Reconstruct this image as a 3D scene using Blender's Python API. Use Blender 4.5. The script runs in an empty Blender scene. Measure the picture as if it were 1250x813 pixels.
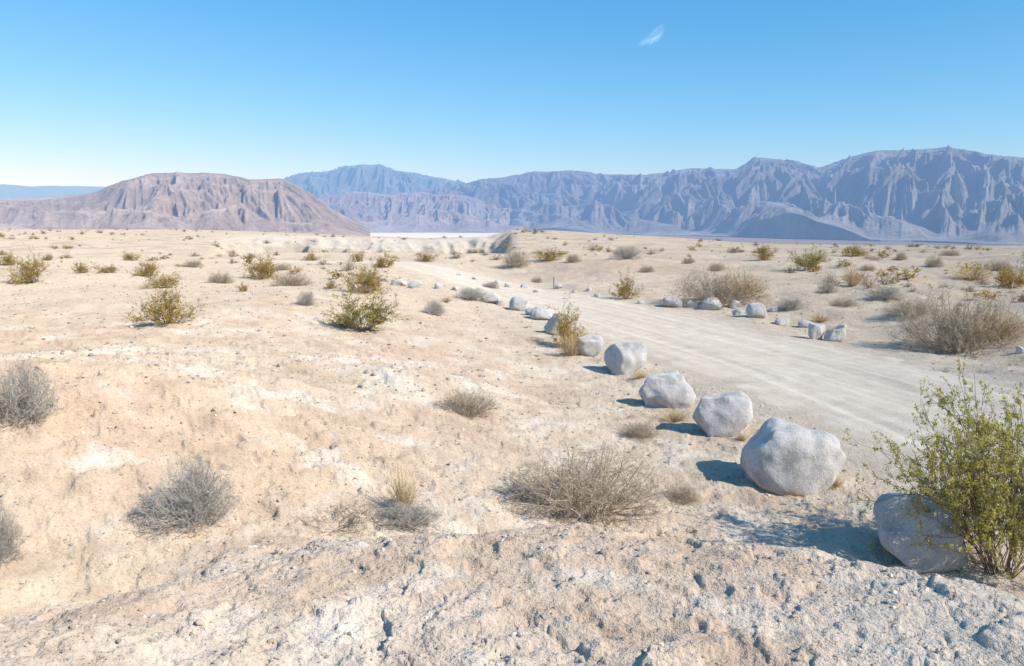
import bpy, bmesh, math, random
import numpy as np
from mathutils import Vector, noise as mn
rng=np.random.default_rng(7); random.seed(7)
sc=bpy.context.scene
sc.view_settings.view_transform='Standard'
try: sc.view_settings.look='None'
except Exception: pass
sc.view_settings.exposure=0

# ---------------------------------------------------------------- noise
def _h(ix,iy,s):
    n=(ix.astype(np.int64)*374761393+iy.astype(np.int64)*668265263+s*1442695041)&0xffffffff
    n=((n^(n>>13))*1274126177)&0xffffffff
    n=((n^(n>>15))*2246822519)&0xffffffff
    return ((n^(n>>16))&0xffffff)/float(0x1000000)
def perlin(x,y,s=0):
    x=np.asarray(x,float);y=np.asarray(y,float)
    ix=np.floor(x);iy=np.floor(y);fx=x-ix;fy=y-iy
    ux=fx*fx*fx*(fx*(fx*6-15)+10);uy=fy*fy*fy*(fy*(fy*6-15)+10)
    def g(a,b):
        t=_h(ix+a,iy+b,s)*2*np.pi
        return np.cos(t)*(fx-a)+np.sin(t)*(fy-b)
    a=g(0,0);b=g(1,0);c=g(0,1);d=g(1,1)
    return (a+(b-a)*ux+(c-a)*uy+(a-b-c+d)*ux*uy)*1.4
def fbm(x,y,o=4,s=0):
    v=0;a=1;t=0
    for i in range(o):
        v=v+a*perlin(x*2**i+i*17.3,y*2**i-i*9.1,s+i);t+=a;a*=.5
    return v/t*1.5
def sst(a,b,x):
    t=np.clip((x-a)/(b-a),0,1);return t*t*(3-2*t)

# ---------------------------------------------------------------- terrain
CAMZ=3.15
RY=np.array([-40,0,5,12,18,25,32,40,46,52,60,75,110.])
RX=np.array([9.5,8.6,8.2,7.6,6.4,4.3,2.0,-1.8,-6.5,-13,-25,-50,-110.])
def road_dist(x,y):
    d=np.full(np.shape(x),1e9)
    for i in range(len(RX)-1):
        ax,ay=RX[i],RY[i];bx,by=RX[i+1]-ax,RY[i+1]-ay
        t=np.clip(((x-ax)*bx+(y-ay)*by)/(bx*bx+by*by),0,1)
        d=np.minimum(d,np.hypot(x-ax-t*bx,y-ay-t*by))
    return d
bB=np.array([-.8,-.625,-.4,-.3,-.2,-.1,-.03,0,.05,.1,.2,.3,.4,.625,.9])
bD=np.array([.009,.008,.008,.011,.0155,.0185,.0165,.009,.009,.012,.018,.025,.027,.028,.028])
bR=np.array([260,260,260,240,225,210,190,170,160,155,150,140,130,125,120.])
def mound_s(x,y):
    a=np.where(x<0,3.0,3.7)
    return (np.abs(x/a)**2.6+np.abs(np.where(y>0,y/4.75,y/8))**2.6)**(1/2.6)
def badM(b): return sst(-.38,-.29,b)*(1-sst(-.045,.01,b))
def badwall(x,y,b,Yd):
    rg=lambda a,c,s:1-np.abs(perlin(x/a,y/c,s))*2
    fl=rg(15,45,41)*9+rg(5.5,20,42)*6+rg(2.6,11,44)*3.5
    w0=154+16*perlin(b*7,b*0,43)-fl
    return .6*sst(w0,w0+6,Yd)+.4*sst(w0+3,w0+20,Yd),w0
def height(x,y,detail=True):
    x=np.asarray(x,float);y=np.asarray(y,float)
    r=np.hypot(x,y);az=np.clip(np.arctan2(x,y),-.72,.72);b=np.tan(az);Yd=r*np.cos(az)
    rd=road_dist(x,y);road=1-sst(2.6,4.0,rd);M=badM(b)
    right=sst(-.5,.5,x-np.interp(y,RY,RX))
    z=.95*sst(1.5,-7,x)*(1-sst(40,75,Yd))
    z=z+.55*sst(4.0,11,rd)*right*(1-sst(60,100,Yd))
    z=z+.18*fbm(x/3.5,y/3.5,4,6)*sst(4,6,rd)*right*(1-sst(50,90,Yd))
    z=z+.18*sst(2.5,-1,x)*(1-sst(12,20,y))
    z=z+.07*np.exp(-((rd-3.7)/.45)**2)*(.6+.8*perlin(x/2.3,y/2.3,8))*(1-sst(40,60,y))
    z=z+.26*fbm(x/9,y/9,3,5)*sst(6,18,r)*(1-road)*(1-.7*sst(55,80,Yd))
    z=z+.75*fbm(x/34,y/34,3,9)*sst(35,80,r)*(1-sst(200,500,r))*(1-road)*(1-M)
    # left bank
    z=z+.42*np.exp(-(((x+5.2)/2.3)**2+((y-9.6)/1.9)**2))+.3*np.exp(-(((x+8)/3)**2+((y-6.5)/2)**2))
    z=z+.28*np.exp(-(((x+1.6)/1.5)**2+((y-13.2)/1.1)**2))
    # near mound
    s=mound_s(x,y)*(1+.05*fbm(x/1.5,y/1.5,3,21))
    m=1-sst(.88,1.50,s)
    z=z*(1-m)+m*(1.5-.18*s*s)
    # shallow gully at left between mound and bank
    g=np.exp(-(((x+3.6)*.55+(y-5.6)*.83)/.75)**2)*sst(-.2,-1.8,x)*(1-m*.8)
    z=z-.28*g*(1-sst(6,12,r))
    # far plateau rim
    Yr=np.interp(b,bB,bR);zr=CAMZ-Yr*np.interp(b,bB,bD)
    S=sst(0,1,(Yd-60)/(Yr*.97-60))
    z=z*(1-S)+zr*S+(.3*fbm(x/12,y/12,3,31))*sst(60,100,Yd)*(1-sst(400,800,r))*(.4+.6*(1-S))*(1-.6*M)
    # eroded badland cliffs across the wash
    wall,w0=badwall(x,y,b,Yd)
    dep=4.4*(.85+.4*perlin(b*13,b*0+.3,46))
    z=z-dep*M*sst(72,98,Yd)*(1-wall)
    rid=np.abs(perlin(x/8,y/11,47))+.5*np.abs(perlin(x/3.4,y/5,48))+.25*np.abs(perlin(x/1.6,y/2.5,49))
    z=z+M*wall*.9*np.exp(-np.clip(Yd-w0-6,0,None)/25.)*(.4+1.2*perlin(b*22,b*0+.7,51)+.6*perlin(b*60,b*0+.2,52))
    z=z-M*rid*2.3*wall*np.exp(-np.clip(Yd-w0,0,None)/14.)-M*1.1*rid*sst(105,125,Yd)*(1-wall)
    # beyond the rim: down to valley floor
    D=np.clip(Yd-Yr,0,None)
    zd=(1-np.exp(-D/260.))
    z=z*(1-zd)+(-82)*zd+3*fbm(x/300,y/300,3,50)*sst(300,900,D)*(1-sst(3000,4000,D))
    if detail:
        nr=1-road*.93
        k=1-sst(60,160,r)
        z=z+nr*k*(.042*fbm(x/1.3,y/1.3,4,61)+.024*fbm(x/.38,y/.38,3,62))
        q=fbm(x/1.7+3,y/1.1,5,63)
        left=sst(3,-3,x)*(1-sst(14,22,y))
        z=z+nr*.05*sst(-.04,.05,q)*left*(1-m*.6)
        bank=np.exp(-(((x+4.0)/3.2)**2+((y-9.0)/2.6)**2))*(1-m)
        q5=fbm(x/.6-4,y/.6,5,68)
        z=z+bank*(.05*fbm(x/.7,y/.5,5,69)+.04*sst(.0,.07,q5))
        q2=fbm(x/.7,y/.6,4,64)
        z=z+nr*.024*sst(.02,.08,q2)*(1-sst(14,26,r))
        q3=fbm(x/.33+9,y/.3,4,67)
        z=z+nr*.013*sst(.0,.05,q3)*(1-sst(9,18,r))
        near=(1-sst(12,30,r))
        z=z+nr*near*(.011*fbm(x/.12,y/.12,3,65)+.012*np.clip(perlin(x/.07,y/.07,66)-.2,0,1))
        # shrinkage cracks in the crust of the near mound
        cr=np.abs(perlin(x/.45+.3*perlin(x/.2,y/.2,90),y/.38,91));z=z-.014*(1-sst(0,.035,cr))*m*sst(-.1,.2,fbm(x/1.2,y/1.2,2,92))
    return z
def mesh(name,V,F,col=None,mat=None,smooth=True,link=True,mats=None):
    me=bpy.data.meshes.new(name)
    V=np.ascontiguousarray(V,np.float32);F=np.ascontiguousarray(F,np.int32);k=F.shape[1]
    me.vertices.add(len(V));me.vertices.foreach_set('co',V.ravel())
    me.loops.add(F.size);me.loops.foreach_set('vertex_index',F.ravel())
    me.polygons.add(len(F));me.polygons.foreach_set('loop_start',np.arange(0,F.size,k,dtype=np.int32))
    me.polygons.foreach_set('use_smooth',np.full(len(F),smooth))
    me.update(calc_edges=True)
    if col is not None:
        a=me.color_attributes.new('Col','FLOAT_COLOR','POINT')
        c=np.ones((len(V),4),np.float32);c[:,:3]=col;a.data.foreach_set('color',c.ravel())
    if mat: me.materials.append(mat)
    if not link: return me
    ob=bpy.data.objects.new(name,me);sc.collection.objects.link(ob);return ob
def gridfaces(nr,nc,wrap=False):
    i=np.arange(nr-1)[:,None];j=np.arange(nc if wrap else nc-1)[None,:]
    a=i*nc+j;b=i*nc+(j+1)%nc;c=(i+1)*nc+(j+1)%nc;d=(i+1)*nc+j
    return np.stack([a,b,c,d],-1).reshape(-1,4)

# ---------------------------------------------------------------- materials
def newmat(n):
    m=bpy.data.materials.new(n);m.use_nodes=True;nt=m.node_tree;nt.nodes.clear();return m,nt
def N(nt,t,**k):
    n=nt.nodes.new(t)
    for a,b in k.items():
        if a in n.inputs: n.inputs[a].default_value=b
        else: setattr(n,a,b)
    return n
def mixc(nt,mode,fac,a,b):
    n=nt.nodes.new('ShaderNodeMix');n.data_type='RGBA';n.blend_type=mode
    for s,v in ((n.inputs['Factor'],fac),(n.inputs[6],a),(n.inputs[7],b)):
        if hasattr(v,'is_output'): nt.links.new(v,s)
        elif isinstance(v,tuple): s.default_value=(*v,1)
        else: s.default_value=v
    return n.outputs[2]
def ramp(nt,src,pts):
    r=nt.nodes.new('ShaderNodeValToRGB');e=r.color_ramp.elements
    while len(e)<len(pts): e.new(.5)
    for q,(p,c) in zip(e,pts):
        q.position=p;q.color=(*c,1) if isinstance(c,tuple) else (c,c,c,1)
    nt.links.new(src,r.inputs[0]);return r.outputs[0]
def emissive_haze(nt,shader,D=15000.,L=(.30,.48,.86)):  # airlight painted in: bluish emission replaces the surface shading with growing distance
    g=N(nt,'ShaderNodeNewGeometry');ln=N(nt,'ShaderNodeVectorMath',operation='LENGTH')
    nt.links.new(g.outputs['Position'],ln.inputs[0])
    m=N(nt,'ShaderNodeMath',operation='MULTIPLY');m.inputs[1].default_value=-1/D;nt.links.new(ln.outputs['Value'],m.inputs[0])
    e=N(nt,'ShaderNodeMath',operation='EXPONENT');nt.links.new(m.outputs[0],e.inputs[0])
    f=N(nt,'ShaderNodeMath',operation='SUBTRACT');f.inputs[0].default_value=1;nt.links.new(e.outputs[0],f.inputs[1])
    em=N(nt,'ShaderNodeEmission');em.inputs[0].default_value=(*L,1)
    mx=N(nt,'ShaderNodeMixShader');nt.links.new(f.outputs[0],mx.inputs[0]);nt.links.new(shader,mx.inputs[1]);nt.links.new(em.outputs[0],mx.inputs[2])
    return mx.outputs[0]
def ground_mat(name,bump=1.,hz=True):
    m,nt=newmat(name);out=N(nt,'ShaderNodeOutputMaterial')
    at=N(nt,'ShaderNodeAttribute',attribute_name='Col');g=N(nt,'ShaderNodeNewGeometry')
    def nz(s,d=4,r=.55):
        n=N(nt,'ShaderNodeTexNoise',Scale=s,Detail=d,Roughness=r);nt.links.new(g.outputs['Position'],n.inputs['Vector']);return n.outputs['Fac']
    a=nz(2.2,5,.7);b=nz(40,3,.7)
    col=mixc(nt,'MULTIPLY',1.,at.outputs['Color'],ramp(nt,a,[(.3,(.88,.86,.84)),(.7,(1.09,1.10,1.11))]))
    col=mixc(nt,'MULTIPLY',.9,col,ramp(nt,b,[(.28,(.54,.50,.46)),(.44,(.94,.94,.94)),(.75,(1.08,1.08,1.08))]))
    bs=N(nt,'ShaderNodeBsdfDiffuse',Roughness=.8);nt.links.new(col,bs.inputs['Color'])
    ad=N(nt,'ShaderNodeMath',operation='MULTIPLY_ADD');nt.links.new(b,ad.inputs[0]);ad.inputs[1].default_value=.5;nt.links.new(nz(9,4,.7),ad.inputs[2])
    bp=N(nt,'ShaderNodeBump',Strength=.7*bump,Distance=.065);nt.links.new(ad.outputs[0],bp.inputs['Height']);nt.links.new(bp.outputs[0],bs.inputs['Normal'])
    nt.links.new(emissive_haze(nt,bs.outputs[0]) if hz else bs.outputs[0],out.inputs[0]);return m
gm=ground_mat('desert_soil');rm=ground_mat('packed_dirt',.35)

# ---------------------------------------------------------------- ground sheet (polar fan, dense where the view is)
azf=np.linspace(-.70,.70,820);azb=np.linspace(.70,2*np.pi-.70,80)[1:-1]
azs=np.concatenate([azf,azb])
rs=np.concatenate([np.geomspace(.25,2.2,30)[:-1],np.geomspace(2.2,60,560)[:-1],np.geomspace(60,122,60)[:-1],np.geomspace(122,215,190)[:-1],np.geomspace(215,330,50)[:-1],np.geomspace(330,60000,120)])
A,R=np.meshgrid(azs,rs);X=R*np.sin(A);Y=R*np.cos(A)
Z=height(X,Y)
def groundcol(X,Y,Z):
    r=np.hypot(X,Y)
    sand=np.array([.655,.535,.40]);peach=np.array([.635,.485,.35]);white=np.array([.74,.66,.56])
    far=np.array([.60,.49,.37]);val=np.array([.34,.275,.26]);lake=np.array([.84,.74,.62]);roadc=np.array([.66,.565,.45])
    def mx(c,t,k): return c*(1-k[...,None])+t*k[...,None]
    c=np.broadcast_to(sand,X.shape+(3,)).copy()
    n1=fbm(X/3.2,Y/3.2,5,71);n2=fbm(X/1.4,Y/1.4,6,72);n3=fbm(X/.45,Y/.45,5,73)
    c=mx(c,peach,sst(2,-2.5,X)*(1-sst(14,30,Y))*sst(-.35,.3,n1)*.85)
    m=1-sst(1.1,1.35,mound_s(X,Y))
    c=mx(c,np.array([.645,.54,.43]),m*.75)
    c=mx(c,peach*.93,m*sst(.0,.3,n1+.5*n3)*.6)
    c=mx(c,np.array([.62,.45,.31]),.5*np.exp(-(((X+4.)/2.8)**2+((Y-8.5)/2.2)**2))*(1-m)*sst(-.3,.3,n2))
    c=mx(c,white,sst(.05,.45,n2+.6*n3)*(1-sst(14,30,r))*.6)
    c=mx(c,white,.8*np.exp(-(((X+1.4)/1.9)**2+((Y-14)/1.6)**2))*sst(-.25,.3,n2+.4*n3))
    c=mx(c,peach*.80,sst(.08,.5,-n2+.7*n3)*(1-sst(20,34,r))*.5)
    rd=road_dist(X,Y)
    c=mx(c,roadc,(1-sst(1.6,4.6,rd+.8*n2)))
    c=mx(c,np.array([.54,.425,.315]),sst(-.1,.4,fbm(X/14,Y/7,4,75))*sst(22,50,r)*sst(3.5,6,rd)*.7)
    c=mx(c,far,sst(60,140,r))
    sp=sst(.08,.3,fbm(X/4,Y/4,4,77))*sst(50,120,r)*(1-sst(500,900,r))
    c=mx(c,np.array([.38,.30,.235]),sp*.5)
    az=np.clip(np.arctan2(X,Y),-.72,.72);b=np.tan(az);Yd=r*np.cos(az)
    gy=np.abs(np.gradient(Z,axis=0))/np.maximum(np.abs(np.gradient(Yd,axis=0)),.05) if X.shape[0]>400 else np.zeros_like(X)
    cl=badM(b)*sst(108,128,Yd)*(1-sst(185,198,Yd))
    c=mx(c,np.array([.64,.56,.465]),cl*.8)
    st=.5+.5*np.sin(Z*7+2*fbm(X/9,Y/9,3,79))
    c=mx(c,np.array([.47,.39,.315]),cl*sst(.15,.6,gy)*(.5+.4*st))  # steep cliff faces darkened in colour as painted shading contrast, varied by strata bands
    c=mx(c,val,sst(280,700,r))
    c=mx(c,lake,sst(3300,4000,Y)*(1-sst(.0,.06,X/np.maximum(Y,1)))*sst(-.3,-.2,X/np.maximum(Y,1)))
    c=c*(1+.06*fbm(X/.5,Y/.5,3,78))[...,None]
    return c
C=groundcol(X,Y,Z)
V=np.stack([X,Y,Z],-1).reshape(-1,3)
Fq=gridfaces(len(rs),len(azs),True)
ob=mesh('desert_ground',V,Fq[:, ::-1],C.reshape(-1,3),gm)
nb=len(azs);cz=float(height(0,0))
capV=np.vstack([V[:nb],[[0,0,cz]]]);i=np.arange(nb)
cap=mesh('cap',capV,np.stack([i,(i+1)%nb,np.full(nb,nb)],1)[:,::-1],np.vstack([C.reshape(-1,3)[:nb],C.reshape(-1,3)[:1]]),gm)
bpy.context.view_layer.objects.active=ob;ob.select_set(True);cap.select_set(True);bpy.ops.object.join()

# ---------------------------------------------------------------- dirt road strip
ys=np.concatenate([np.arange(-30,60,.25)]);xs=np.interp(ys,RY,RX)
k=np.ones(25)/25;xsm=np.convolve(np.pad(xs,12,'edge'),k,'valid')
tx=np.gradient(xsm,ys);tn=np.hypot(tx,1);nx_,ny_=1/tn,-tx/tn
off=np.linspace(-3.5,3.5,99)
Xr=xsm[:,None]+nx_[:,None]*off;Yr_=ys[:,None]+ny_[:,None]*off
edge=np.abs(off)[None,:]+.6*fbm(Xr/1.1,Yr_/1.1,5,81)
Zr=height(Xr,Yr_)+.028-.10*sst(2.0,3.4,edge)
rut=0
for o,wd,am in ((-2.0,.14,.6),(-1.55,.16,1),(-.5,.15,.9),(-.1,.12,.5),(.7,.16,1),(1.15,.12,.5),(1.9,.16,.9)): rut=rut+am*np.exp(-((off[None,:]-o-.22*np.sin(ys[:,None]/5+o*2))/wd)**2)
OO=np.broadcast_to(off[None,:],Xr.shape);YY=np.broadcast_to(ys[:,None],Xr.shape)
Zr=Zr-.020*rut+.014*fbm(OO/.22,YY/3.5,3,83)+.012*fbm(OO/.9,YY/1.6,3,85)
cr=groundcol(Xr,Yr_,Zr)*(1+.05*rut+.12*fbm(OO/.35,YY/6,4,84)+.06*fbm(OO/1.5,YY/2.,4,86))[...,None]
mesh('dirt_road',np.stack([Xr,Yr_,Zr],-1).reshape(-1,3),gridfaces(len(ys),len(off))[:, ::-1],cr.reshape(-1,3),rm)

# ---------------------------------------------------------------- mountains
def erode(px,py,dx,dy,seed):
    ix=np.floor(px);iy=np.floor(py);fx=px-ix;fy=py-iy
    va=0;vx=0;vy=0;wt=0
    for i in (-2,-1,0,1):
        for j in (-2,-1,0,1):
            hx=_h(ix-i,iy-j,seed)*.5;hy=_h(ix-i,iy-j,seed+99)*.5
            qx=fx+i-hx;qy=fy+j-hy;w=np.exp(-2*(qx*qx+qy*qy));wt=wt+w
            mg=(qx*dx+qy*dy)*2*np.pi;s=-np.sin(mg)*w
            va=va+np.cos(mg)*w;vx=vx+s*(qx+dx);vy=vy+s*(qy+dy)
    return va/wt,vx/wt,vy/wt
def mountain_mat(name,c1,c2,D=15000.,L=(.30,.48,.86)):
    m,nt=newmat(name);out=N(nt,'ShaderNodeOutputMaterial');g=N(nt,'ShaderNodeNewGeometry')
    n=N(nt,'ShaderNodeTexNoise',Scale=.0016,Detail=6.,Roughness=.65);nt.links.new(g.outputs['Position'],n.inputs['Vector'])
    n2=N(nt,'ShaderNodeTexNoise',Scale=.02,Detail=4.,Roughness=.7);nt.links.new(g.outputs['Position'],n2.inputs['Vector'])
    at=N(nt,'ShaderNodeAttribute',attribute_name='Col')
    c=ramp(nt,n.outputs['Fac'],[(.38,c1),(.62,c2)])
    c=mixc(nt,'MULTIPLY',1.,c,at.outputs['Color'])
    c=mixc(nt,'MULTIPLY',1.,c,ramp(nt,n2.outputs['Fac'],[(.3,.74),(.7,1.17)]))
    b=N(nt,'ShaderNodeBsdfDiffuse',Roughness=.7);nt.links.new(c,b.inputs['Color'])
    bp=N(nt,'ShaderNodeBump',Strength=.55,Distance=22.);nt.links.new(n2.outputs['Fac'],bp.inputs['Height']);nt.links.new(bp.outputs[0],b.inputs['Normal'])
    nt.links.new(emissive_haze(nt,b.outputs[0],D,L),out.inputs[0]);return m
def mountain(name,ctrl,Wf,Wb,nbn,ns,mat,zf=-90,p=1.35,lam=900.,amp=.22,seed=0,spur=.3,oct_=5,crest=.05,shear=2.4,mp=1.3,es=1.,en=.02,sm=70):
    c=np.array(ctrl,float);b=np.linspace(c[0,0],c[-1,0],nbn)
    e=np.interp(b,c[:,0],c[:,1])*es;Yr=np.interp(b,c[:,0],c[:,2])
    kk=max(3,nbn//sm);ker=np.hanning(kk+2)[1:-1];ker/=ker.sum()
    e=np.convolve(np.pad(e,(kk//2,kk-1-kk//2),'edge'),ker,'valid')
    e=e*(1+en*fbm(b*Yr/(lam*.8),b*0+.5,5,seed+60))
    s=np.concatenate([np.linspace(-Wf,0,int(ns*.75)),np.linspace(0,Wb,int(ns*.25)+1)[1:]])
    U=b*Yr.mean();UU,SS=np.meshgrid(U,s);Yr2=np.broadcast_to(Yr,SS.shape)
    H=CAMZ+e*Yr;H=H[None,:]-zf
    wob=fbm(UU/(lam*3),SS/(lam*6),3,seed+5)*.3
    t=np.where(SS<0,-SS/Wf,SS/Wb)
    tt=np.clip(t*(1+wob*t),0,1.0);tt=np.sqrt(tt*tt+.0036)-.06;tt=np.clip(tt,0,1);prof=(1-tt)**p
    mid=np.clip(4*t*(1-t),0,1)**mp
    rdg=lambda v:1-2*(np.sqrt(v*v+.004)-.03)
    rg=rdg(perlin(UU/(lam*1.9)+.35*perlin(UU/lam,SS/lam,seed+2)+SS/(lam*shear),SS/(lam*4.5),seed+1))
    rg2=rdg(perlin(UU/(lam*.9)-SS/(lam*shear*.8),SS/(lam*2.2),seed+3))
    base=H*prof+H*spur*mid*prof**.5*((rg-.42)+.5*(rg2-.42))
    # no spur may rise above its own crest line as seen from the valley
    base=np.minimum(base,H*(1-.05*np.clip(t*6,0,1))*(Yr2+np.minimum(SS,0))/Yr2)
    gy,gx=np.gradient(base,s,U)
    hx=gx;hy=gy;add=0;a=amp;f=1.;fx=0;fy=0
    for o in range(oct_):
        X_=hx+fx;Y_=hy+fy;mg=np.hypot(X_,Y_)+1e-4
        k=np.clip(mg/.28,0,1.25)/mg
        v,dx,dy=erode(UU/lam*1.6*f+3*o,SS/lam*f*1.05+5*o,Y_*k,-X_*k,seed+20+o)
        add=add+v*a;fx=fx+dx*a*f*.45;fy=fy+dy*a*f*.45;a*=.54;f*=2.
    steep=np.clip(np.hypot(gx,gy)/.30,0,1)
    env=np.clip(crest+1.0*mid**.6,0,1)*steep*np.clip(H*prof/120,0,1)
    z=zf+base+add*env*np.minimum(H,650)*.9-4*t
    z=z+6*fbm(UU/110,SS/110,3,seed+9)*np.clip(prof*2,0,1)*steep
    z=np.where(t>=.999,zf-10,z)
    Yw=Yr2+SS;Xw=np.broadcast_to(b,SS.shape)*Yw
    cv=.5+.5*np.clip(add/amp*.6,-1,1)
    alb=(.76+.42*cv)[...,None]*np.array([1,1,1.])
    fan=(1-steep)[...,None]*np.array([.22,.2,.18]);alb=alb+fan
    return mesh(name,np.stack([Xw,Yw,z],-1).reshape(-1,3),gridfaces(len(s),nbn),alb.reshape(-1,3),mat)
mC=mountain_mat('rock_with_blue_airlight',(.22,.19,.17),(.35,.305,.27),9800.,(.29,.48,.86))  # rock itself is grey-brown; the blue is emission haze in the material
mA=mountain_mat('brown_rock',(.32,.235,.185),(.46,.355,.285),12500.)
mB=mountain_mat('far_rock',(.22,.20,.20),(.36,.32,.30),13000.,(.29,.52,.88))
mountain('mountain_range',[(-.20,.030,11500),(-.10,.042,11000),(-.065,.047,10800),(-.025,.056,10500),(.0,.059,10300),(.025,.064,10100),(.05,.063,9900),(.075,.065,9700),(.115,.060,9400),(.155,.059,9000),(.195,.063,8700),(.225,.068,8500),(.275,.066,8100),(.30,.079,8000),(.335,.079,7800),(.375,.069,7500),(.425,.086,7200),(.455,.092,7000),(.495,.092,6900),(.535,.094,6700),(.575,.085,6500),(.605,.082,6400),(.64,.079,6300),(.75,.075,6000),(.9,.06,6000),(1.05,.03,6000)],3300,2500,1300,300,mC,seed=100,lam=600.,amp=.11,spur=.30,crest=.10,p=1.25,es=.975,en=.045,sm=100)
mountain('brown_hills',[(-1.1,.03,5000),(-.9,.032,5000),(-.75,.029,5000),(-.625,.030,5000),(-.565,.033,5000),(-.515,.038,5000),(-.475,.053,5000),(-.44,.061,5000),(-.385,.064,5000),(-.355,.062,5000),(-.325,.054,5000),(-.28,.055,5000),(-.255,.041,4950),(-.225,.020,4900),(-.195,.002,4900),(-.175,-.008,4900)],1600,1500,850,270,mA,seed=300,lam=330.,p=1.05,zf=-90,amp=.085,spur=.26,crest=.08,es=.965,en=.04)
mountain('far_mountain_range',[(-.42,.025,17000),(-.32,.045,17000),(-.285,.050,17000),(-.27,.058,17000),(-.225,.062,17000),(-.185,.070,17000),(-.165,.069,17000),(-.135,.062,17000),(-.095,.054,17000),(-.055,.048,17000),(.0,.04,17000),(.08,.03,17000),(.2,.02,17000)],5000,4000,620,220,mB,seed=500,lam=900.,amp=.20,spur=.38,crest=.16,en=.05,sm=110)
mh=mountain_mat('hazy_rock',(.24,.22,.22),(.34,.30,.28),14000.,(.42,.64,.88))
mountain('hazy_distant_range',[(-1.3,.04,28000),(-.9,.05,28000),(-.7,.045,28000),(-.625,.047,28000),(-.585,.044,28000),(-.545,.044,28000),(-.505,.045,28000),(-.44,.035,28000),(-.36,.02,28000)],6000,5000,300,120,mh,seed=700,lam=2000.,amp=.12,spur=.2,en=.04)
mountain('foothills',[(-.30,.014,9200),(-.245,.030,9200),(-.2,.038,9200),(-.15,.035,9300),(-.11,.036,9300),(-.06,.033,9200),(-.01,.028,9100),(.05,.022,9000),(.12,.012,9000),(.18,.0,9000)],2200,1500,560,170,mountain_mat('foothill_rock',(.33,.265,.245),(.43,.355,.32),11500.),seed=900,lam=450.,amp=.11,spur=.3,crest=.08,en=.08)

# ---------------------------------------------------------------- survey: a sight line from the viewpoint is followed until it meets the terrain
PITCH=math.radians(7.8);FP=981.
def spot(u,v):
    xc=(u-625)/FP;yc=(v-406.5)/FP
    d=np.array([xc,math.cos(PITCH)-yc*math.sin(PITCH),-math.sin(PITCH)-yc*math.cos(PITCH)])
    t=np.geomspace(2.,400,3000);P=d[None,:]*t[:,None]
    hz=height(P[:,0],P[:,1],False);w=np.where(P[:,2]+CAMZ<=hz)[0]
    i=w[0] if len(w) else len(t)-1
    return P[i,0],P[i,1],t[i]

# ---------------------------------------------------------------- boulders
def granite():
    m,nt=newmat('granite');out=N(nt,'ShaderNodeOutputMaterial');tc=N(nt,'ShaderNodeTexCoord')
    def nz(s,d=4,r=.6):
        n=N(nt,'ShaderNodeTexNoise',Scale=s,Detail=d,Roughness=r);nt.links.new(tc.outputs['Object'],n.inputs['Vector']);return n.outputs['Fac']
    c=ramp(nt,nz(3.5,8,.72),[(.34,(.47,.445,.41)),(.5,(.65,.62,.58)),(.66,(.74,.71,.67))])
    c=mixc(nt,'MULTIPLY',1.,c,ramp(nt,nz(95,3,.8),[(.35,(.42,.42,.43)),(.44,(.94,.94,.94)),(.62,(1.05,1.05,1.05)),(.72,(1.18,1.18,1.18))]))
    c=mixc(nt,'MIX',ramp(nt,nz(1.6,6,.75),[(.52,0.),(.72,.45)]),c,(.52,.43,.33))
    b=N(nt,'ShaderNodeBsdfDiffuse',Roughness=.8);nt.links.new(c,b.inputs['Color'])
    ad=N(nt,'ShaderNodeMath',operation='MULTIPLY_ADD');nt.links.new(nz(60,3,.8),ad.inputs[0]);ad.inputs[1].default_value=.22;nt.links.new(nz(5,9,.68),ad.inputs[2])
    bp=N(nt,'ShaderNodeBump',Strength=.75,Distance=.055);nt.links.new(ad.outputs[0],bp.inputs['Height']);nt.links.new(bp.outputs[0],b.inputs['Normal'])
    nt.links.new(b.outputs[0],out.inputs[0]);return m
gr=granite()
def ico(sub):
    bm=bmesh.new();bmesh.ops.create_icosphere(bm,subdivisions=sub,radius=1)
    v=np.array([q.co[:] for q in bm.verts]);f=np.array([[w.index for w in p.verts] for p in bm.faces]);bm.free();return v,f
ICO={k:ico(k) for k in (1,3,4,5)}
def boulder_verts(seed,w,h,sub,groove=False):
    r=np.random.default_rng(seed);v=ICO[sub][0].copy()
    v=np.sign(v)*np.abs(v)**(.62 if groove else .72)
    for i in range(4 if groove else 9):
        n=r.normal(size=3);n/=np.linalg.norm(n);d=r.uniform(.78,1.0) if groove else r.uniform(.66,.94)
        q=v@n;v=v-n*(np.clip(q-d,0,None)*.88)[:,None]
    off=Vector(r.uniform(-50,50,3));k=.11 if groove else .17
    d=np.array([mn.noise(Vector(p)*1.2+off)*k+mn.noise(Vector(p)*2.8+off)*.08+mn.fractal(Vector(p)*5+off,.9,2.,4)*.020 for p in v])
    v=v*(1+d)[:,None]
    if groove:
        g=np.exp(-((v[:,0]-.22-.25*(v[:,2]-.6))/.15)**2)*np.clip(v[:,2]-.1,0,1)
        v[:,2]-=.10*g;v[:,1]+=.10*g*(v[:,1]<0)
        lo=np.clip(-v[:,2],0,1);v[:,0]*=1-.22*lo;v[:,2]-=.14*v[:,0]*(v[:,2]>0)*v[:,2]
    ext=v.max(0)-v.min(0);v=v/ext
    v-= (v.max(0)+v.min(0))/2
    return v*np.array([w,w*r.uniform(.8,1.0),h*1.22])
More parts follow.
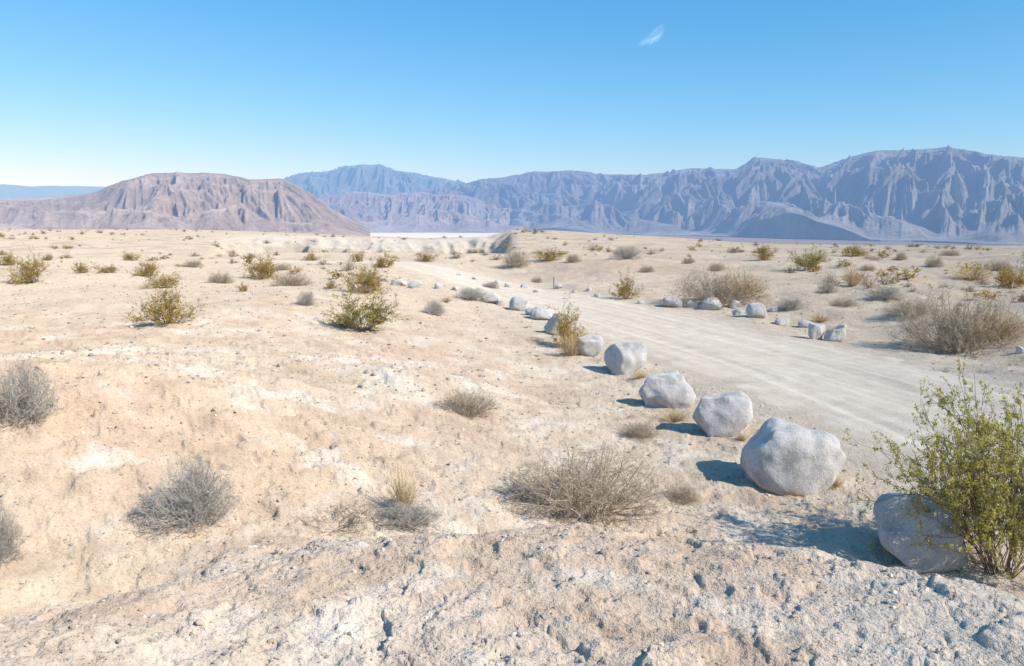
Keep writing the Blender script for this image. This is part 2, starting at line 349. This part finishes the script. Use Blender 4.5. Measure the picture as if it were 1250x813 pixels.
rocks=[(977,607,122,79,1),(888,539,74,52,0),(817,502,66,41,0),(766,460,52,36,0),(722,437,34,24,0),(683,412,36,28,0),(661,392,30,16,0),(634,381,25,17,0),(648,386,14,10,0),(598,371,24,12,0),(611,374,12,7,0),(1130,700,128,80,0),
(822,376,24,12,0),(845,376,14,8,0),(870,380,26,15,0),(898,377,14,9,0),(903,386,15,9,0),(925,390,24,18,0),(946,381,10,6,0),(956,397,18,10,0),(999,416,22,20,0),(1022,418,26,17,0),(985,401,18,8,0),(1030,404,12,6,0),
(573,358,12,7,0),(556,355,9,5,0),(535,353,10,6,0),(506,353,18,9,0),(486,349,18,9,0),(471,345,14,6,0),(458,341,10,5,0),(447,338,10,5,0),(432,335,9,4,0),(620,352,9,6,0),(607,347,8,5,0),(592,350,7,4,0),(640,352,9,5,0),(655,358,9,4,0),(682,353,9,5,0),(701,358,7,4,0),(729,363,8,5,0),(719,356,7,4,0),(748,366,7,4,0),(783,371,9,5,0),(1247,433,10,9,0),(690,366,6,3,0),(580,342,8,4,0),(560,337,7,3,0)]
PR=[]
for i,(u,v,w,h,g) in enumerate(rocks):
    x,y,t=spot(u,v-h*.06)
    if i==11: x,y,t=3.88,6.95,7.2
    wm=w*t/FP;hm=h*t/FP*1.02
    PR.append((round(float(x),2),round(float(y),2),round(wm,2),round(hm,2),g))
def put_rock(i,x,y,wm,hm,g):
    sub=5 if y<22 else 4
    V=boulder_verts(100+i,wm,hm,sub,bool(g))
    y=y+wm*.35
    ob=mesh('boulder' if wm>.45 else 'rock',V,ICO[sub][1],None,gr);ob.location=(x,y,float(height(x,y))+hm*.37)
for i,p in enumerate(PR): put_rock(i,*p)

# ---------------------------------------------------------------- shrubs
def shrub_mat():
    m,nt=newmat('desert_foliage');out=N(nt,'ShaderNodeOutputMaterial')
    at=N(nt,'ShaderNodeAttribute',attribute_name='Col')
    d=N(nt,'ShaderNodeBsdfDiffuse');t=N(nt,'ShaderNodeBsdfTranslucent');mx=N(nt,'ShaderNodeMixShader');mx.inputs[0].default_value=.25
    nt.links.new(at.outputs['Color'],d.inputs[0]);nt.links.new(at.outputs['Color'],t.inputs[0])
    nt.links.new(d.outputs[0],mx.inputs[1]);nt.links.new(t.outputs[0],mx.inputs[2]);nt.links.new(mx.outputs[0],out.inputs[0]);return m
sm=shrub_mat()
def nrm(v): return v/(np.linalg.norm(v,axis=-1,keepdims=True)+1e-9)
def make_shrub(seed,stems,sub,lo,hi,leafn,leafs,cst,clf,rad=.012,K=4,spread=.75,ratio=.5,up=.15,base=.07,dome=0.):
    """returns V,F(quads),C normalised to about 1 wide and 1 tall"""
    r=np.random.default_rng(seed)
    az=r.uniform(0,2*np.pi,stems);el=np.radians(r.uniform(lo,hi,stems))
    D=np.stack([np.cos(az)*np.cos(el),np.sin(az)*np.cos(el),np.sin(el)],1)
    P0=np.stack([np.cos(az)*r.uniform(0,base,stems),np.sin(az)*r.uniform(0,base,stems),np.zeros(stems)-.02],1)
    irr=1+.18*np.sin(az*2+seed)+.12*np.sin(az*5+seed*2)
    L=r.uniform(.65,1.,stems)*irr
    lv=[];ts=np.linspace(0,1,K)
    def poly(P0,D,L,bend):
        b=r.normal(size=P0.shape)*bend;b[:,2]+=up
        P=P0[:,None]+D[:,None]*(L[:,None]*ts)[...,None]+b[:,None]*(L[:,None]*ts**2)[...,None]*.5
        P=P+r.normal(size=P.shape)*(.035*L)[:,None,None]*(ts>0)[None,:,None];return P
    P=poly(P0,D,L,.35);rr=np.full(stems,rad);lv.append((P,rr,L))
    for n in sub:
        P,rr,L=lv[-1];m=len(P)*n;idx=np.repeat(np.arange(len(P)),n)
        t=r.uniform(.2,1,m)**.75*(K-1);i0=np.clip(t.astype(int),0,K-2);f=(t-i0)[:,None]
        st=P[idx,i0]*(1-f)+P[idx,i0+1]*f;tg=nrm(P[idx,i0+1]-P[idx,i0])
        D=nrm(tg+r.normal(size=(m,3))*spread);D[:,2]=np.where(st[:,2]<.1,np.abs(D[:,2]),D[:,2])
        L2=L[idx]*ratio*r.uniform(.5,1.1,m);lv.append((poly(st,D,L2,.4),rr[idx]*.6,L2))
    VV=[];FF=[];CC=[];n0=0
    for li,(P,rr,L) in enumerate(lv):
        tg=nrm(P[:,-1]-P[:,0]);a=nrm(np.cross(tg,np.array([.31,.52,.79])));b=np.cross(tg,a)
        ang=np.array([0,2.094,4.189]);taper=np.linspace(1,.45,K)
        ring=(a[:,None,None]*np.cos(ang)[None,None,:,None]+b[:,None,None]*np.sin(ang)[None,None,:,None])*(rr[:,None]*taper)[:,:,None,None]
        v=(P[:,:,None]+ring);n=len(P);v=v.reshape(-1,3)
        i=np.arange(n)[:,None,None]*K*3;k=np.arange(K-1)[None,:,None]*3;j=np.arange(3)[None,None,:];j2=(j+1)%3
        F=np.stack([i+k+j,i+k+j2,i+k+3+j2,i+k+3+j],-1).reshape(-1,4)
        c=np.array(cst)[None]*(r.uniform(.7,1.25,n)[:,None])*(1 if li==0 else 1.08)
        VV.append(v);FF.append(F+n0);CC.append(np.repeat(c,K*3,0));n0+=len(v)
    if leafn:
        P=lv[-1][0];m=leafn;idx=r.integers(0,len(P),m);k=r.integers(1,K,m)
        c0=P[idx,k]+r.normal(size=(m,3))*leafs*.9;a=nrm(r.normal(size=(m,3)));b=nrm(np.cross(a,r.normal(size=(m,3))))
        s=leafs*r.uniform(.6,1.3,m)[:,None]
        q=np.stack([c0-a*s,c0+b*s*.5,c0+a*s,c0-b*s*.5],1).reshape(-1,3)
        F=np.arange(m*4).reshape(-1,4)+n0
        tone=r.uniform(0,1,m)[:,None];c=np.array(clf[0])*(1-tone)+np.array(clf[1])*tone
        VV.append(q);FF.append(F);CC.append(np.repeat(c,4,0))
    V=np.vstack(VV);q_=2 if dome else 1
    lo_=np.percentile(V,q_,0);hi_=np.percentile(V,100-q_,0)
    V[:,0]/=hi_[0]-lo_[0];V[:,1]/=hi_[1]-lo_[1];V[:,2]/=hi_[2];V[:,2]=np.maximum(V[:,2],-.06)
    if dome:
        e=np.sqrt((V[:,0]/.52)**2+(V[:,1]/.52)**2+(np.clip(V[:,2],0,9)/1.0)**2);k=np.where(e>1,(1+(e-1)*(1-dome))/np.maximum(e,1),1);V*=k[:,None]
    return V,np.vstack(FF),np.vstack(CC)
cre=((.30,.28,.06),(.68,.59,.19));yel=((.32,.22,.045),(.62,.44,.12));oli=((.27,.235,.05),(.54,.45,.13));gry=((.42,.39,.34),(.58,.54,.47))
KIND={
'C':('creosote_bush',[dict(stems=30,sub=(6,4),lo=30,hi=86,leafn=8000,leafs=.020,cst=(.26,.20,.13),clf=oli,rad=.008,spread=.5,base=.12)]*2),
'Y':('yellow_desert_shrub',[dict(stems=34,sub=(6,4),lo=14,hi=86,leafn=6500,leafs=.024,cst=(.28,.21,.13),clf=yel,rad=.009,spread=.65,base=.12)]*4),
'G':('gray_burrobush',[dict(stems=150,sub=(7,5),lo=4,hi=88,leafn=3500,leafs=.013,cst=(.54,.49,.42),clf=gry,rad=.0078,spread=.75,ratio=.42,base=.2,dome=.7)]*3),
'B':('dry_brown_bush',[dict(stems=150,sub=(7,5),lo=4,hi=80,leafn=4500,leafs=.011,cst=(.52,.43,.32),clf=((.42,.34,.24),(.60,.50,.37)),rad=.0068,spread=.85,ratio=.42,base=.38,dome=.6)]*3),
'T':('dry_grass_tuft',[dict(stems=220,sub=(2,),lo=25,hi=88,leafn=0,leafs=.01,cst=(.62,.47,.27),clf=gry,rad=.006,spread=.3,ratio=.5,base=.15)]*2),
'D':('dead_twigs',[dict(stems=34,sub=(5,3),lo=1,hi=35,leafn=0,leafs=.01,cst=(.30,.24,.20),clf=gry,rad=.008,spread=.7,ratio=.5,base=.3)]*2),
}
TPL={}
for kd,(nm,lst) in KIND.items():
    TPL[kd]=[mesh(nm,*make_shrub(sum(map(ord,kd))*10+i,**p),mat=sm,smooth=False,link=False) for i,p in enumerate(lst)]
big=mesh('creosote_bush',*make_shrub(77,stems=44,sub=(9,4,2),lo=38,hi=87,leafn=72000,leafs=.0092,cst=(.27,.22,.16),clf=cre,rad=.0060,spread=.45,K=5,base=.12),mat=sm,smooth=False,link=False)
bushes=[(1222,702,222,226,'X'),
(205,398,70,50,'Y'),(198,352,42,24,'Y'),(37,346,45,34,'Y'),(8,324,22,16,'Y'),(98,334,20,16,'Y'),(130,333,30,12,'Y'),(183,337,32,20,'Y'),(320,341,38,28,'Y'),(357,349,45,18,'B'),(297,356,15,12,'Y'),
(440,404,88,52,'C'),(445,358,50,34,'Y'),(375,373,24,18,'G'),(28,516,84,66,'G'),(235,642,104,76,'G'),(2,690,56,64,'G'),(570,507,70,34,'B'),(712,625,185,72,'B'),(650,612,70,24,'D'),(832,611,42,24,'B'),
(492,628,48,58,'T'),(500,643,80,26,'G'),(405,652,100,26,'D'),(455,645,90,24,'D'),(780,534,50,18,'B'),(822,516,42,18,'T'),(690,425,46,50,'Y'),(697,436,40,36,'T'),(765,365,32,32,'Y'),(530,384,30,18,'G'),(575,366,42,15,'G'),(600,352,20,8,'G'),
(405,352,16,12,'Y'),(470,326,30,20,'Y'),(520,319,30,12,'Y'),(437,320,22,14,'Y'),(380,319,20,12,'Y'),(630,326,32,22,'B'),(670,318,44,14,'Y'),(765,316,38,16,'G'),(790,332,18,8,'B'),(655,345,14,8,'B'),(700,320,20,10,'B'),
(880,367,105,40,'B'),(910,360,60,26,'T'),(965,376,36,14,'G'),(1170,426,130,72,'B'),(1215,415,90,50,'T'),(1110,385,60,18,'B'),(1235,352,46,36,'Y'),(1080,366,42,16,'G'),(1000,393,32,14,'T'),(1030,373,34,10,'B'),
(985,330,42,30,'C'),(932,318,30,20,'Y'),(1040,349,32,28,'T'),(1042,313,38,15,'Y'),(1100,318,14,10,'B'),(1187,342,56,20,'T'),(1140,326,22,14,'B'),(1010,357,26,12,'G'),(1218,330,30,14,'B'),(1148,454,26,7,'D'),(875,330,24,10,'B'),(840,322,16,8,'B'),(1200,455,20,5,'D'),
(1020,598,28,14,'T'),(968,604,30,8,'T'),(905,542,22,10,'T'),(780,464,24,9,'T'),(270,345,30,14,'B'),(235,326,24,10,'B'),(60,318,16,9,'Y'),(345,330,20,10,'B'),(545,370,18,8,'T'),(160,318,20,10,'Y'),(1060,330,20,8,'B'),(1160,312,24,8,'B')]
PB=[]
for u,v,w,h,kd in bushes:
    x,y,t=spot(u,v);PB.append((kd,round(float(x),2),round(float(y),2),round(w*t/FP,2),round(h*t/FP,2)))
def put(me,nm,x,y,w,h,rot):
    ob=bpy.data.objects.new(nm,me);sc.collection.objects.link(ob);ob.scale=(w,w*.9,h);ob.rotation_euler=(0,0,rot)
    ob.location=(x,y,float(height(x,y))-.02*h);return ob
for i,(kd,x,y,w,h) in enumerate(PB):
    if kd=='X': put(big,'creosote_bush',x,y,w*1.05,h*1.03,.4)
    else: put(TPL[kd][i%len(TPL[kd])],KIND[kd][0],x,y,w*1.05,h*1.05,0. if w>1.2 else (i*1.7)%6.28)
# scattered scrub over the plateau: one merged mass built from light-weight clumps
light={'Y':make_shrub(901,stems=12,sub=(4,),lo=15,hi=85,leafn=160,leafs=.10,cst=(.3,.23,.14),clf=yel,rad=.02,K=3),
 'B':make_shrub(902,stems=34,sub=(4,),lo=5,hi=85,leafn=80,leafs=.07,cst=(.46,.36,.27),clf=((.38,.29,.2),(.54,.43,.31)),rad=.016,K=3)}
VV=[];FF=[];CC=[];n0=0;cnt=0
while cnt<620:
    b=rng.uniform(-.75,.75);yy=26+220*rng.uniform()**1.2;x=b*yy
    if road_dist(np.array(x),np.array(yy))<4.5: continue
    if yy>np.interp(b,bB,bR)*1.02: continue
    if fbm(np.array(x/12),np.array(yy/18),2,5)+rng.uniform(-.2,.2)<.03: continue
    kd='Y' if rng.uniform()<.35 else 'B';v,f,c=light[kd]
    w=(.25+1.5*rng.uniform()**2.2)*(.65 if yy<60 else 1);h=w*rng.uniform(.3,.65);a=rng.uniform(0,6.28)
    q=v*np.array([w,w,h]);q=np.stack([q[:,0]*math.cos(a)-q[:,1]*math.sin(a)+x,q[:,0]*math.sin(a)+q[:,1]*math.cos(a)+yy,q[:,2]+float(height(x,yy))],1)
    VV.append(q);FF.append(f+n0);CC.append(c*rng.uniform(.6,1.25));n0+=len(q);cnt+=1
mesh('distant_desert_scrub',np.vstack(VV),np.vstack(FF),np.vstack(CC),sm,smooth=False)

# ---------------------------------------------------------------- gravel
def gravel():
    v0,f0=ICO[1];V=[];F=[];C=[];n0=0
    def batch(n,rmin,rmax,smin,smax,bspan,cl):
        nonlocal n0
        k=int(n*2.4);b=rng.uniform(-bspan,bspan,k);r=rmin+(rmax-rmin)*rng.uniform(0,1,k)**.85
        x=np.sin(b)*r;y=np.cos(b)*r
        keep=(fbm(x/1.1,y/1.1,3,cl)+rng.uniform(-.5,.5,k)>0)&(road_dist(x,y)>2.6+rng.uniform(0,1.5,k));x=x[keep][:n];y=y[keep][:n];k=len(x)
        z=height(x,y);s=smin*(smax/smin)**(rng.uniform(0,1,k)**3.0)
        jit=rng.uniform(.6,1.25,(k,len(v0)))
        vv=v0[None]*jit[...,None]*(s[:,None]*np.ones(3)*rng.uniform(.6,1.2,(k,3))*np.array([1,1,.7]))[:,None,:]
        a=rng.uniform(0,6.28,k);ca,sa=np.cos(a)[:,None],np.sin(a)[:,None]
        X=vv[...,0]*ca-vv[...,1]*sa+x[:,None];Y=vv[...,0]*sa+vv[...,1]*ca+y[:,None];Z=vv[...,2]+(z+s*.2)[:,None]
        V.append(np.stack([X,Y,Z],-1).reshape(-1,3));F.append((f0[None]+np.arange(k)[:,None,None]*len(v0)).reshape(-1,3)+n0);n0+=k*len(v0)
        pal=np.array([[.57,.46,.35],[.47,.38,.30],[.39,.36,.34],[.64,.57,.47],[.50,.385,.29],[.58,.465,.35]]);c=pal[rng.integers(0,6,k)]*rng.uniform(.8,1.15,(k,1))
        C.append(np.repeat(c,len(v0),0))
    batch(8000,2.3,6.,.003,.018,.75,201);batch(12000,5.0,16,.006,.028,.72,202);batch(7000,12,40,.012,.06,.65,203)
    return np.vstack(V),np.vstack(F),np.vstack(C)
pm,nt=newmat('pebble');o=N(nt,'ShaderNodeOutputMaterial');at=N(nt,'ShaderNodeAttribute',attribute_name='Col');b=N(nt,'ShaderNodeBsdfDiffuse');nt.links.new(at.outputs['Color'],b.inputs[0]);nt.links.new(b.outputs[0],o.inputs[0])
mesh('gravel',*gravel(),mat=pm,smooth=False)

# marker post beside the road
def box(bm,x0,x1,y0,y1,z0,z1):
    g=bmesh.ops.create_cube(bm,size=1)['verts']
    for v in g: v.co=((x0+x1)/2+v.co.x*(x1-x0),(y0+y1)/2+v.co.y*(y1-y0),(z0+z1)/2+v.co.z*(z1-z0))
x,y,t=spot(676,352);bm=bmesh.new();box(bm,-.025,.025,-.025,.025,-.2,.5);bmesh.ops.bevel(bm,geom=bm.edges[:],offset=.006,segments=2)
box(bm,-.035,.035,-.035,.035,.502,.53);me=bpy.data.meshes.new('marker_post');bm.to_mesh(me);bm.free()
wm,nt=newmat('weathered_wood');o=N(nt,'ShaderNodeOutputMaterial');b=N(nt,'ShaderNodeBsdfDiffuse');n=N(nt,'ShaderNodeTexNoise',Scale=14.,Detail=5.);nt.links.new(ramp(nt,n.outputs['Fac'],[(.3,(.15,.11,.08)),(.7,(.28,.22,.17))]),b.inputs[0]);nt.links.new(b.outputs[0],o.inputs[0])
me.materials.append(wm);ob=bpy.data.objects.new('marker_post',me);sc.collection.objects.link(ob);ob.location=(x,y,float(height(x,y)))

# ---------------------------------------------------------------- thin cirrus wisp
cm,nt=newmat('cirrus');o=N(nt,'ShaderNodeOutputMaterial');tc=N(nt,'ShaderNodeTexCoord')
mp=N(nt,'ShaderNodeMapping');mp.inputs['Scale'].default_value=(.005,.012,.012);nt.links.new(tc.outputs['Object'],mp.inputs[0])
n=N(nt,'ShaderNodeTexNoise',Scale=1.,Detail=4.,Roughness=.55);nt.links.new(mp.outputs[0],n.inputs['Vector'])
at=N(nt,'ShaderNodeAttribute',attribute_name='Col')
f=mixc(nt,'MULTIPLY',1.,at.outputs['Color'],ramp(nt,n.outputs['Fac'],[(.36,.03),(.75,.4)]))
d=N(nt,'ShaderNodeBsdfDiffuse');d.inputs[0].default_value=(.9,.9,.9,1);t2=N(nt,'ShaderNodeBsdfTranslucent');t2.inputs[0].default_value=(.9,.9,.9,1)
a1=N(nt,'ShaderNodeAddShader');nt.links.new(d.outputs[0],a1.inputs[0]);nt.links.new(t2.outputs[0],a1.inputs[1])
tr=N(nt,'ShaderNodeBsdfTransparent');mx=N(nt,'ShaderNodeMixShader');nt.links.new(f,mx.inputs[0]);nt.links.new(tr.outputs[0],mx.inputs[1]);nt.links.new(a1.outputs[0],mx.inputs[2]);nt.links.new(mx.outputs[0],o.inputs[0])
gx,gy=np.meshgrid(np.linspace(-1,1,25),np.linspace(-1,1,15));fall=np.clip(1-gx**2-gy**2,0,1)**1.2
ob=mesh('wispy_cloud',np.stack([gx*240,gy*100+60*gx**2,25*gx*gy],-1).reshape(-1,3),gridfaces(15,25),np.repeat(fall.reshape(-1,1),3,1),cm)
ob.location=(2030,12000,2640);ob.rotation_euler=(math.radians(70),math.radians(-38),0)

# ---------------------------------------------------------------- sky, sun, camera
sd=Vector((.84,-.54,0)).normalized();el=math.radians(38);S=Vector((sd.x*math.cos(el),sd.y*math.cos(el),math.sin(el)))
w=bpy.data.worlds.new('World');sc.world=w;w.use_nodes=True;nt=w.node_tree;nt.nodes.clear()
sk=N(nt,'ShaderNodeTexSky',sky_type='NISHITA');sk.sun_disc=False;sk.sun_elevation=el;sk.sun_rotation=math.atan2(sd.x,sd.y);sk.altitude=200;sk.air_density=1.;sk.dust_density=.6;sk.ozone_density=1.5
ST=.13
sp=N(nt,'ShaderNodeSeparateColor');nt.links.new(sk.outputs[0],sp.inputs[0]);cb=N(nt,'ShaderNodeCombineColor')
for i,(g_,m_) in enumerate(((1.60,1.15),(.88,.98),(.66,1.16))):
    a=N(nt,'ShaderNodeMath',operation='MULTIPLY');a.inputs[1].default_value=ST;nt.links.new(sp.outputs[i],a.inputs[0])
    p=N(nt,'ShaderNodeMath',operation='POWER');p.inputs[1].default_value=g_;nt.links.new(a.outputs[0],p.inputs[0])
    q=N(nt,'ShaderNodeMath',operation='MULTIPLY');q.inputs[1].default_value=m_/ST;nt.links.new(p.outputs[0],q.inputs[0]);nt.links.new(q.outputs[0],cb.inputs[i])
bg=N(nt,'ShaderNodeBackground',Strength=ST);o=N(nt,'ShaderNodeOutputWorld');nt.links.new(cb.outputs[0],bg.inputs[0]);nt.links.new(bg.outputs[0],o.inputs[0])
L=bpy.data.lights.new('sun','SUN');L.energy=5;L.angle=math.radians(.5);L.color=(1,.94,.845);lo=bpy.data.objects.new('sun',L);sc.collection.objects.link(lo);lo.rotation_euler=S.to_track_quat('Z','Y').to_euler();lo.location=(20,-20,30)
cd=bpy.data.cameras.new('camera');cam=bpy.data.objects.new('camera',cd);sc.collection.objects.link(cam);cam.location=(0,0,CAMZ);cam.rotation_euler=(math.pi/2-PITCH,0,0)
cd.sensor_width=36;cd.lens=36*FP/1250;cd.clip_start=.05;cd.clip_end=200000;sc.camera=cam
